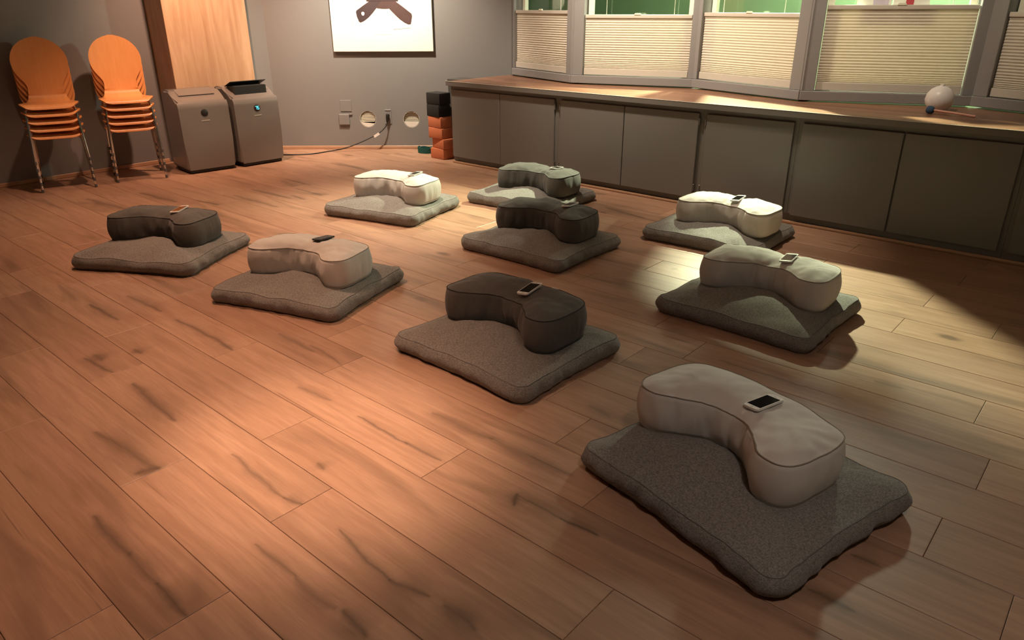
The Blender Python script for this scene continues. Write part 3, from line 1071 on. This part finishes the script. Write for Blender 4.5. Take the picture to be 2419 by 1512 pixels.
for idx, (zc, za, bc, ba, pc, kind, l1, l2, l3) in enumerate(SPOTS):
    za, ba = R(za), R(ba)
    sh_ = (-.042, -.030, -.018, -.012, -.022, -.015, -.015, -.01, -.015)[idx]
    bc = ((bc[0] + sh_ * .753) * .9934, (bc[1] + sh_ * .658) * .9934)
    pc = (pc[0] * .976, pc[1] * .976)      # the cushion tops stand a little higher than first measured
    # --- zabuton; its top is pressed down under the crescent cushion
    bean_z = []
    for p in BEAN[::4]:
        w2 = tr2(p, bc, ba) - Vector(zc)
        ca, sa = math.cos(-za), math.sin(-za)
        bean_z.append(Vector((w2.x * ca - w2.y * sa, w2.x * sa + w2.y * ca)))

    def press(p, z, bean_z=bean_z):
        d = inside_dist(p, bean_z)
        f = min(1, max(0, (d + 0.004) / 0.055))
        f = f * f * (3 - 2 * f)
        return (BASE - 0.001) * (1 - f) + z * f if z > BASE - 0.001 else z

    me, up, lo = pillow('floor_cushion', ZAB, ZSK, 0.004, 0.080, 0.050, 0.024, idx + 1, wr=2.4, topmod=press, lumps=0.011, ease=2.1,
                        tops=(0, .015, .04, .075, .12, .18, .25, .32, .40, .48, .56, .64, .72, .80, .88, .95))
    z = me_obj('floor_cushion', me, M['zabuton'], None, 'all')
    z.location = (zc[0], zc[1], 0)
    z.rotation_euler = (0, 0, za)
    tag(z, l1, 'floor cushion', 'square grey floor cushions')
    bm = bmesh.new()
    tube(bm, up, 0.0014, 5, closed=True)
    bm_obj('seam', bm, M['seamgrey'], z, True)
    # --- crescent cushion
    cl = kind
    me, up, lo = pillow('crescent_cushion', BEAN, BSK, BASE, BASE + 0.140, 0.030, 0.016, idx + 31, wr=1.0, lumps=0.013, fold=concave_fold, ease=2.3, sidemod=dent)
    b = me_obj('crescent_cushion', me, M[cl], None, 'all')
    b.location = (bc[0], bc[1], 0)
    b.rotation_euler = (0, 0, ba)
    tag(b, l2, 'cushion', 'crescent meditation cushions')
    sm = M['seamcream' if kind == 'cream' else 'seamchar']
    for loop in (up, lo):
        bm = bmesh.new()
        tube(bm, loop, 0.0022, 5, closed=True)
        bm_obj('seam', bm, sm, b, True)
    if idx in (1, 4):
        o = box_obj('care_tag', (0.055, 0.088, 0.160, 0.190, BASE + .138, BASE + .1395), M['label'], b)
    # --- phone
    tree = BVHTree.FromPolygons([v.co[:] for v in me.vertices], [p.vertices[:] for p in me.polygons])
    pa = ba + R(90 + (-3, 5, 3, -4, 4, 3, 2, 6, 3)[idx])
    w2 = Vector(pc) - Vector(bc)
    ca, sa = math.cos(-ba), math.sin(-ba)
    pl = Vector((w2.x * ca - w2.y * sa, w2.x * sa + w2.y * ca))
    pl.y = min(.105, max(.034, pl.y))
    pc = tr2(pl, bc, ba)
    rel = pa - ba
    pts3 = []
    for u in (-.06, -.04, -.02, 0, .02, .04, .06):
        for v in (-.029, -.015, 0, .015, .029):
            q = Vector((pl.x + u * math.cos(rel) - v * math.sin(rel), pl.y + u * math.sin(rel) + v * math.cos(rel)))
            hit = tree.ray_cast(Vector((q.x, q.y, 1)), Vector((0, 0, -1)))
            if hit[0]:
                pts3.append((u, v, hit[0].z))
    n = len(pts3)
    zm = sum(p[2] for p in pts3) / n
    um, vm = sum(p[0] for p in pts3) / n, sum(p[1] for p in pts3) / n
    su = sum((p[0] - um) * (p[2] - zm) for p in pts3) / max(1e-9, sum((p[0] - um) ** 2 for p in pts3))
    sv = sum((p[1] - vm) * (p[2] - zm) for p in pts3) / max(1e-9, sum((p[1] - vm) ** 2 for p in pts3))
    su, sv = max(-.12, min(.12, su)), max(-.12, min(.12, sv))
    c0 = max(p[2] - su * p[0] - sv * p[1] for p in pts3)
    ph = empty('phone', (pc[0], pc[1], c0 + 0.0006), 0, l3, 'phone', 'phones laid on the crescent cushions')
    ph.rotation_euler = (Matrix.Rotation(pa, 3, 'Z') @ Matrix.Rotation(math.atan(sv), 3, 'X') @ Matrix.Rotation(-math.atan(su), 3, 'Y')).to_euler()
    shell = M['phoneb'] if idx == 3 else M['phone']
    HX, HY, T = 0.0625, 0.0305, 0.0076

    def rr(hx, hy, r_, nn=6):
        out = []
        for cx, cy, a0 in ((hx - r_, -hy + r_, -90), (hx - r_, hy - r_, 0), (-hx + r_, hy - r_, 90), (-hx + r_, -hy + r_, 180)):
            for j in range(nn):
                a_ = R(a0 + 90 * j / (nn - 1))
                out.append((cx + r_ * math.cos(a_), cy + r_ * math.sin(a_)))
        return out
    bm = bmesh.new()
    prism(bm, rr(HX, HY, .009), 0, T)
    bmesh.ops.bevel(bm, geom=[e for e in bm.edges if abs(e.verts[0].co.z - e.verts[1].co.z) < 1e-6], offset=0.0012, segments=2, affect='EDGES')
    bm_obj('shell', bm, shell, ph, True)
    bm = bmesh.new()
    prism(bm, rr(HX - .0165, HY - .0032, .0012), T, T + .0003)
    bm_obj('screen', bm, M['screen'], ph)
    bm = bmesh.new()
    lathe(bm, [(0, T + .0004), (.0048, T + .0004), (.0056, T)], 16, lambda x, y, z_: (x - HX + .0085, y, z_))
    bm_obj('home_button', bm, M['silver'] if idx != 3 else M['screen'], ph)
    box_obj('speaker_slot', (HX - .0095, HX - .0083, -.005, .005, T, T + .0003), M['black'], ph)

# ------------------------------------------------------------------ stacked chairs


def chair_parts():
    """one bent plywood chair, facing +x, feet at z = 0"""
    prof = smooth_path([(0.225, 0, 0.438), (0.210, 0, 0.461), (0.165, 0, 0.471), (0.02, 0, 0.463), (-0.10, 0, 0.461), (-0.155, 0, 0.469),
                        (-0.190, 0, 0.502), (-0.205, 0, 0.56), (-0.225, 0, 0.69), (-0.255, 0, 0.84), (-0.285, 0, 0.975)], 6)
    n = len(prof)
    d = [0]
    for i in range(n - 1):
        d.append(d[-1] + (prof[i + 1] - prof[i]).length)
    tot = d[-1]

    def half(s):
        f = s / tot
        if f < 0.10:
            q = (0.10 - f) / 0.10
            return 0.215 * (0.55 + 0.45 * math.sqrt(max(0, 1 - q * q)))
        ws = 0.40 + 0.16             # arc length of the waist
        if s < ws:
            u = (f - 0.10) / (ws / tot - 0.10)
            u = u * u * (3 - 2 * u)
            return 0.215 + (0.128 - 0.215) * u
        rad = 0.21
        cc = tot - rad
        v = s - cc
        lobe = math.sqrt(max(0.0, rad * rad - v * v))
        return max(lobe, 0.128 if s < cc else 0.018)

    hw = [half(s) for s in d]
    for _ in range(2):
        hw = [hw[0]] + [(hw[i - 1] + hw[i] * 2 + hw[i + 1]) / 4 for i in range(1, n - 1)] + [hw[-1]]
    m = 12
    TH = 0.011
    verts, faces = [], []
    for side in (0, 1):
        for i in range(n):
            t = (prof[min(i + 1, n - 1)] - prof[max(i - 1, 0)]).normalized()
            nr = Vector((t.z, 0, -t.x))     # points up on the seat / forward on the back
            if nr.z < 0 and i < 10:
                nr = -nr
            f = d[i] / tot
            for j in range(m + 1):
                v = -1 + 2 * j / m
                y = hw[i] * v
                dish = (0.035 if f > .5 else 0.012) * (abs(v) ** 2) * (hw[i] / .22) ** 2
                p = prof[i] + nr * (dish - side * TH)
                verts.append((p.x, y, p.z))
    N = n * (m + 1)
    for i in range(n - 1):
        for j in range(m):
            a = i * (m + 1) + j
            faces.append((a, a + 1, a + m + 2, a + m + 1))
            faces.append((N + a, N + a + m + 1, N + a + m + 2, N + a + 1))
    rim = [i * (m + 1) for i in range(n)] + [(n - 1) * (m + 1) + j for j in range(1, m + 1)] + \
          [i * (m + 1) + m for i in range(n - 2, -1, -1)] + [j for j in range(m - 1, 0, -1)]
    for a, b in zip(rim, rim[1:] + rim[:1]):
        faces.append((a, b, N + b, N + a))
    me = bpy.data.meshes.new('seat_shell')
    me.from_pydata(verts, [], faces)
    bm = bmesh.new()
    bm.from_mesh(me)
    bmesh.ops.recalc_face_normals(bm, faces=bm.faces)
    bm.to_mesh(me)
    bm.free()
    legs = []
    for sx, sy in ((1, 1), (1, -1), (-1, 1), (-1, -1)):
        bm = bmesh.new()
        X = 0.185 if sx > 0 else -0.185
        fx = 0.20 if sx > 0 else -0.20
        pts = [(sx * 0.02, sy * 0.10, 0.443), (X * .72, sy * 0.150, 0.442), (X * .92, sy * 0.170, 0.433), (X * .985, sy * 0.180, 0.405),
               (fx * 0.96, sy * 0.188, 0.25), (fx * 1.02, sy * 0.20, 0.012)]
        if sx < 0:
            pts = [(p[0] * .82, p[1], p[2]) for p in pts]
        tube(bm, smooth_path(pts, 7), 0.0085, 8)
        bmesh.ops.recalc_face_normals(bm, faces=bm.faces)
        lm = bpy.data.meshes.new('leg')
        bm.to_mesh(lm)
        bm.free()
        bm = bmesh.new()
        p = pts[-1]
        lathe(bm, [(0, 0), (.010, 0), (.011, .004), (.011, .026), (.0088, .028)], 10, lambda x, y, z_: (x + p[0], y + p[1], z_))
        fm = bpy.data.meshes.new('foot_cap')
        bm.to_mesh(fm)
        bm.free()
        legs.append((lm, fm))
    bm = bmesh.new()
    box(bm, -0.10, 0.10, -0.115, 0.115, 0.442, 0.448, 0.002)
    pm = bpy.data.meshes.new('mount_plate')
    bm.to_mesh(pm)
    bm.free()
    return me, legs, pm


CH_ME, CH_LEGS, CH_PLATE = chair_parts()


def chair(loc, rz, label, group):
    e = empty('stacking_chair', loc, rz, label, 'chair', group)
    me_obj('seat_shell', CH_ME, M['ply'], e, True)
    for lm, fm in CH_LEGS:
        g = me_obj('leg', lm, M['chrome'], e, True)
        me_obj('foot_cap', fm, M['rubber'], g)
    me_obj('mount_plate', CH_PLATE, M['rubber'], e)


pos1 = ['bottom orange plywood chair of the stack beside the air conditioners', 'second orange chair from the bottom beside the air conditioners',
        'middle orange chair of the stack beside the air conditioners', 'second orange chair from the top beside the air conditioners',
        'top orange plywood chair of the stack beside the air conditioners']
pos2 = [s.replace('beside the air conditioners', 'at the left picture edge') for s in pos1]
for k_ in range(5):
    chair((-7.035 + .013 * k_, 2.80 - .004 * k_, 0.061 * k_), R(-18), pos1[k_], 'orange stacking chairs')
for k_ in range(5):
    chair((-7.13 + .013 * k_, 2.22 - .004 * k_, 0.061 * k_), R(-18), pos2[k_], 'orange stacking chairs')

# ------------------------------------------------------------------ portable air conditioners


def air_con(loc, rz, label, lit):
    """local: x to the front, y across; origin at the middle of the front foot line"""
    e = empty('portable_air_conditioner', loc, rz, label, 'air conditioner', 'portable air conditioners by the column')
    w = 0.462
    arc = []
    prof = [(0.0, 0.035), (0.004, 0.30), (0.002, 0.565)]
    for j in range(7):
        a = R(90 * j / 6 * 0.72)
        prof.append((-0.055 + 0.057 * math.cos(a), 0.585 + 0.062 * math.sin(a) + .01 * j / 6))
    prof += [(-0.12, 0.690), (-0.20, 0.728), (-0.235, 0.738), (-0.33, 0.742), (-0.375, 0.728), (-0.392, 0.69), (-0.392, 0.035)]
    bm = bmesh.new()
    prism(bm, prof, -w / 2, w / 2, lambda u, v, s: (u, s, v))
    side_edges = [ed for ed in bm.edges if abs(ed.verts[0].co.y - ed.verts[1].co.y) < 1e-6]
    bmesh.ops.bevel(bm, geom=side_edges, offset=0.018, segments=3, affect='EDGES', clamp_overlap=True)
    bm_obj('housing', bm, M['acbody'], e, True)
    box_obj('base', (-0.375, -0.012, -w / 2 + .025, w / 2 - .025, 0.006, 0.036), M['black'], e, 0.004)
    for sy in (-1, 1):
        for fx in (-0.05, -0.33):
            bm = bmesh.new()
            lathe(bm, [(0, -.008), (.016, -.008), (.018, 0), (.016, .008), (0, .008)], 12, lambda x, y, z_: (x + fx, z_ + sy * .17, y + .018))
            bm_obj('caster', bm, M['black'], e)
    # round display
    bm = bmesh.new()
    lathe(bm, [(0, .0030), (.030, .0030), (.033, .0008), (.033, -.004)], 28, lambda x, y, z_: (z_ + .0035, x + (0.0), y + 0.545))
    dsp = bm_obj('display', bm, M['black'], e, True)
    if lit:
        def bar(y, z, hy, hz):
            bm_ = bmesh.new()
            box(bm_, .0066, .0072, y - hy, y + hy, z - hz, z + hz)
            return bm_obj('digit_bar', bm_, M['cyan'], dsp)
        t_ = .0018
        # seen from the front +y is to the right: digits 7 5
        for (dy, segs) in ((-.011, 'abc'), (.011, 'afgcd')):
            S = dict(a=(dy, .559, .0075, t_), g=(dy, .545, .0075, t_), d=(dy, .531, .0075, t_), f=(dy - .0075, .552, t_, .0075),
                     b=(dy + .0075, .552, t_, .0075), c=(dy + .0075, .538, t_, .0075), e=(dy - .0075, .538, t_, .0075))
            for s in segs:
                bar(*S[s])
    box_obj('wordmark', (.0035, .0048, -.038, .038, 0.472, 0.480), M['wordmark'], e)
    # outlet in the sloping top
    sl = math.atan2(0.738 - 0.690, -0.235 + 0.12)
    if lit:
        bm = bmesh.new()
        box(bm, -0.215, -0.075, -0.165, 0.165, 0.66, 0.7445)
        rec = bm_obj('outlet_recess', bm, M['black'], e)
        rec.location = (0, 0, 0)
        prof2 = [(-0.222, 0.7395), (-0.222, 0.7455), (-0.10, 0.792), (-0.098, 0.787)]
        bm = bmesh.new()
        prism(bm, prof2, -0.185, 0.185, lambda u, v, s: (u, s, v))
        bm_obj('louver_flap', bm, M['black'], e)
        for j in range(3):
            xx = -0.19 + .04 * j
            box_obj('louver_vane', (xx, xx + .025, -.16, .16, .7447, .7475), M['greybox'], e)
    else:
        prof2 = [(-0.115, 0.6945), (-0.235, 0.7405), (-0.235, 0.7435), (-0.114, 0.698)]
        bm = bmesh.new()
        prism(bm, prof2, -0.165, 0.165, lambda u, v, s: (u, s, v))
        bm_obj('louver_flap', bm, M['acbody'], e)
    return e


a1 = Vector((-6.705, 3.352, 0))
a2 = (Vector((-6.655, 3.602, 0)) + Vector((-6.643, 4.085, 0))) / 2
air_con((a1.x, a1.y - .002, 0), R(-6), 'taupe air conditioner beside the chairs with its top flap closed', False)
air_con((a2.x, a2.y + .012, 0), R(88.1 - 90), 'taupe air conditioner showing 75 with its top flap open', True)

# ------------------------------------------------------------------ things on the far wall


def far_local(px, py):
    p = on_plane(px, py, CORN, WN)
    return ((p - CORN).dot(WT), p.z)


pic = far_frame(empty('canvas_picture', label='large white canvas with a dark brown abstract shape on the grey wall', cat='picture'))
P0, P1 = far_local(790, 119), far_local(1025, 124)
px0, px1, pz0, pz1 = P0[0], P1[0], (P0[1] + P1[1]) / 2, 1.98
box_obj('canvas', (px0, px1, -0.036, -0.002, pz0, pz1), M['canvas'], pic, 0.003)


def print_shape(name, pts, mat, y=-0.0372, th=0.0008):
    bm_ = bmesh.new()
    prism(bm_, pts, y - th, y, lambda u, v, s: (u, s, v))
    return bm_obj(name, bm_, mat, pic)


CK = 600 / 2268.0


def cp(x, y):
    return far_local(650 + x * CK, y * CK)


def strip(name, a, b, w, mat, y=-0.0366):
    a, b = Vector(a), Vector(b)
    t = (b - a).normalized()
    n = Vector((-t.y, t.x)) * w
    print_shape(name, [tuple(a - n), tuple(b - n), tuple(b + n), tuple(a + n)], mat, y, .0005)


zt = cp(960, 0)[1]
cxm = cp(960, 0)[0]
print_shape('printed_shape', [cp(905, -30), cp(860, 0), cp(790, 50), cp(730, 95), cp(728, 112), cp(737, 150), cp(755, 192), cp(770, 200), cp(800, 186), cp(840, 155),
                              cp(880, 110), cp(910, 70), cp(985, 40), cp(1010, -30)], M['ink'])
print_shape('printed_shape', [cp(1020, -40), cp(1070, 5), cp(1150, 65), cp(1222, 122), cp(1226, 145), cp(1215, 212), cp(1195, 216), cp(1160, 200), cp(1120, 172),
                              cp(1080, 135), cp(1022, 75), cp(985, 78), cp(935, 74), cp(910, 70), cp(945, 20), cp(960, -40)], M['ink2'], -0.0381)
print_shape('printed_shape', [(cxm - .16, zt - .01), (cxm + .16, zt - .01), (cxm + .20, zt + .16), (cxm + .08, zt + .27), (cxm - .10, zt + .26), (cxm - .20, zt + .14)], M['ink'], -0.039)
hc = cp(790, 122)
print_shape('printed_hole', [(hc[0] + .016 * math.cos(a) * (1 + .12 * math.sin(3 * a)), hc[1] + .018 * math.sin(a)) for a in [2 * math.pi * j / 18 for j in range(18)]], M['canvas'], -0.0382)
strip('printed_line', cp(690, 78), cp(706, 250), .0012, M['line'])
strip('printed_line', cp(1060, 262), cp(1218, 247), .0014, M['line'])
strip('printed_line', cp(705, 12), cp(800, -4), .0012, M['line'])
for xa, xb in ((895, 920), (945, 995), (1002, 1020), (1032, 1052)):
    strip('pencil_note', cp(xa, 307), cp(xb, 308), .0011, M['faint'])

# vents: duct and louvers seated in the wall holes
for j, ((hx, hzz), lab) in enumerate(zip(HOLES, ('round wall vent left of the plugged in cord', 'round wall vent right of the plugged in cord'))):
    e = far_frame(empty('wall_vent', label=lab, cat='vent', group='round wall vents'))
    bm = bmesh.new()
    NS = 32
    ra, rb = [], []
    tilt = R((8, -4)[j])
    for q in range(NS):
        a = 2 * math.pi * q / NS
        ra.append(bm.verts.new((hx + .083 * math.cos(a), 0.012, hzz + .083 * math.sin(a))))
        rb.append(bm.verts.new((hx + .083 * math.cos(a), 0.135, hzz + .083 * math.sin(a))))
    for q in range(NS):
        q2 = (q + 1) % NS
        bm.faces.new((ra[q], ra[q2], rb[q2], rb[q]))
    bm_obj('duct', bm, M['duct'], e, True)
    bm = bmesh.new()
    prism(bm, [(hx + .082 * math.cos(2 * math.pi * q / NS), hzz + .082 * math.sin(2 * math.pi * q / NS)) for q in range(NS)], .128, .134, lambda u, v, w_: (u, w_, v))
    bm_obj('duct_shade_disc', bm, M['greybox'], e)  # dark disc puts the shade inside the duct into the louver gaps
    a0 = (R(205), R(195))[j]
    a1_ = (R(325), R(345))[j]
    cres = [(hx + .0815 * math.cos(a0 + (a1_ - a0) * q / 16), hzz + .0815 * math.sin(a0 + (a1_ - a0) * q / 16)) for q in range(17)]
    bm = bmesh.new()
    prism(bm, cres, .006, .010, lambda u, v, w_: (u, w_, v))
    bm_obj('flap', bm, M['duct'], e)  # added white crescent, stands in for the lit lower part of the duct
    for s in range(7):
        zz = hzz + .068 - s * .0155
        hwid = math.sqrt(max(0.0004, .079 ** 2 - (zz - hzz) ** 2))
        bm = bmesh.new()
        yy = (0.012, 0.022)[j]
        dz = (-.035, .02)[j]
        prism(bm, [(yy, zz - .004), (yy + .012, zz + .003), (yy + .013, zz + .0055), (yy, zz + .004)], 0, 2 * hwid - .004,
              lambda u, v, ww_: (hx - hwid + .002 + ww_, u, v - dz * (ww_ - hwid)))
        bm_obj('louver', bm, M['vslat'], e)
    bm = bmesh.new()
    lathe(bm, [(.0845, 0.0), (.0875, 0.0), (.0875, .012), (.0845, .012)], 32, lambda x, y, z_: (hx + x, z_ + .001, hzz + y))
    bm_obj('collar', bm, M['duct'], e, True)

# painted boxes and the socket with the cord
s0, z0_ = far_local(815, 282)
e = far_frame(empty('junction_box', label='small grey painted box on the wall left of the round vents', cat='electrical box'))
box_obj('cover', (s0 - .062, s0 + .052, -0.022, -0.001, z0_ - .058, z0_ + .058), M['wall'], e, 0.008, 2)
box_obj('clip', (s0 + .053, s0 + .085, -0.012, -0.002, z0_ + .048, z0_ + .058), M['wall'], e, 0.002)
s1_, z1_ = far_local(817, 250)
o = far_frame(box_obj('blank_plate', (s1_ - .06, s1_ + .06, -0.006, -0.001, z1_ - .058, z1_ + .06), M['wall'], None, 0.002))
tag(o, 'flat grey blank plate above the small painted box', 'wall plate')
s2, z2 = far_local(917, 276)
e = far_frame(empty('wall_socket', label='grey painted socket plate holding the black plug', cat='socket'))
box_obj('plate', (s2 - .037, s2 + .037, -0.006, -0.001, z2 - .075, z2 + .080), M['wall'], e, 0.002)
box_obj('plate_lip', (s2 - .030, s2 + .030, -0.010, -0.006, z2 + .066, z2 + .076), M['trimpaint'], e, 0.001)
e = empty('power_cord', (0, 0, 0), 0, 'black power cord running from the wall plug to the air conditioner', 'cord')


def wall_pt(s, z, off):
    p = CORN + WT * s - WN * off
    return Vector((p.x, p.y, z))


bm = bmesh.new()
lathe(bm, [(0, -.045), (.010, -.045), (.014, -.03), (.019, 0), (.021, .030), (.015, .042), (0, .042)], 12)
pl_ = bm_obj('plug', bm, M['black'], e, True)
pl_.location = wall_pt(s2 - .003, z2 - .008, .03)
pl_.rotation_euler = (0, R(8), math.atan2(WT.y, WT.x))
pth = [wall_pt(s2 - .005, z2 - .048, .032), wall_pt(s2 - .03, z2 - .10, .05)]
tg = far_local(889, 318)


def wall_pix(px_, py_, off):
    return on_plane(px_, py_, CORN - WN * off, WN)


pth += [wall_pix(897, 313, .075), wall_pix(880, 323, .10), wall_pix(850, 337, .13), wall_pix(815, 350, .16)]
for q in ((782, 358), (745, 364), (710, 366.5), (676, 367)):
    g = on_floor(*q)
    pth.append(Vector((g.x, g.y, .0065)))
pth.append(Vector((-6.93, 4.22, .006)))
bm = bmesh.new()
tube(bm, smooth_path(pth, 8), 0.0062, 8)
bm_obj('cable', bm, M['black'], e, True)
tp = wall_pix(890, 319, .096)
bm = bmesh.new()
box(bm, -.034, .034, -.0018, -.0006, -.013, .013)
tgo = bm_obj('warning_tag', bm, M['label'], e)
tgo.location = tp + WN * -.004
tgo.rotation_euler = (0, R(-32), math.atan2(WT.y, WT.x))

# ------------------------------------------------------------------ yoga blocks, box, strap
by = 0
cols = ['blockor'] * 4 + ['blockbk'] * 2
labs = ['bottom orange foam yoga block of the stack', 'second orange foam yoga block from the floor', 'third orange foam yoga block from the floor',
        'orange foam yoga block right under the black ones', 'lower black foam yoga block', 'top black foam yoga block of the stack']
offs = [(0, 0, 2), (.018, .008, -5), (-.012, -.004, 3), (-.02, 0, 0), (-.03, -.004, -2), (-.032, .002, 2)]
hts = [.105, .10, .105, .11, .115, .115]
zz = 0.0
for j in range(6):
    o = box_obj('yoga_block', (-.10, .10, -.075, .075, 0, hts[j] - .0008), M[cols[j]], None, 0.007, 2, True)
    o.location = (-5.525 + offs[j][0], 5.235 + offs[j][1], zz)
    o.rotation_euler = (0, 0, R(offs[j][2] - 4))
    zz += hts[j]
    tag(o, labs[j], 'yoga block', 'foam yoga blocks stacked beside the cabinets')
e = empty('storage_box', (-5.45, 5.47, 0), R(0), 'tall dark grey box behind the yoga block stack', 'box')
box_obj('carton', (-.10, .10, -.10, .10, 0, .735), M['greybox'], e, 0.004)
box_obj('lid', (-.104, .104, -.104, .104, .736, .772), M['greybox'], e, 0.003)
g = on_floor(1004, 361)
e = empty('yoga_strap', (g.x, g.y, 0), R(20), 'crumpled dark green strap on the floor beside the yoga blocks', 'strap')
bm = bmesh.new()
pts = []
for j in range(64):
    a = 2 * math.pi * j / 64 * 3.2
    r_ = .030 + .011 * j / 16 + .006 * noise.noise(Vector((j * .22, 1, 0)))
    pts.append((r_ * math.cos(a) * 1.2, r_ * math.sin(a) * .75, 0))
prev = None
for j, p in enumerate(pts):
    hgt = .060 + .014 * noise.noise(Vector((j * .17, 5, 2)))
    q = (bm.verts.new((p[0], p[1], .001)), bm.verts.new((p[0] * 1.04, p[1] * 1.04, hgt)), bm.verts.new((p[0] * .93, p[1] * .93, hgt)),
         bm.verts.new((p[0] * .93, p[1] * .93, .001)))
    if prev:
        for a, b in ((0, 1), (1, 2), (2, 3), (3, 0)):
            bm.faces.new((prev[a], prev[b], q[b], q[a]))
    else:
        bm.faces.new(q)
    prev = q
bm.faces.new(prev[::-1])
bm_obj('webbing', bm, M['teal'], e, True)
box_obj('buckle', (.075, .10, -.02, .018, .001, .03), M['teal'], e, 0.004, 2)

# ------------------------------------------------------------------ things on the worktop
p = on_floor(2231, 247, 0.7855)
bm = bmesh.new()
lathe(bm, [(0, 0), (.035, 0.0), (.060, .012), (.080, .035), (.090, .070), (.082, .110), (.060, .140), (.035, .155), (.014, .160), (.013, .172), (0, .172)], 32)
o = bm_obj('oil_diffuser', bm, M['white'], None, True)
o.location = (p.x + .03, 5.78, 0.7805)
tag(o, 'white round ball shaped vessel on the worktop at the right', 'vessel')
g = on_floor(2197, 262, 0.80)
e = empty('gong_mallet', (g.x, g.y, 0.7805), R(-10), 'mallet with blue head and pink handle lying on the worktop', 'mallet')
bm = bmesh.new()
lathe(bm, [(0, -.026), (.012, -.025), (.023, -.016), (.026, 0), (.023, .016), (.012, .025), (0, .026)], 16, lambda x, y, z_: (z_, x, y + .0262))
bm_obj('mallet_head', bm, M['blue'], e, True)
bm = bmesh.new()
tube(bm, [(.024, 0, .026), (.14, .012, .019), (.27, .025, .009)], .0075, 8)
bm_obj('handle', bm, M['pink'], e, True)
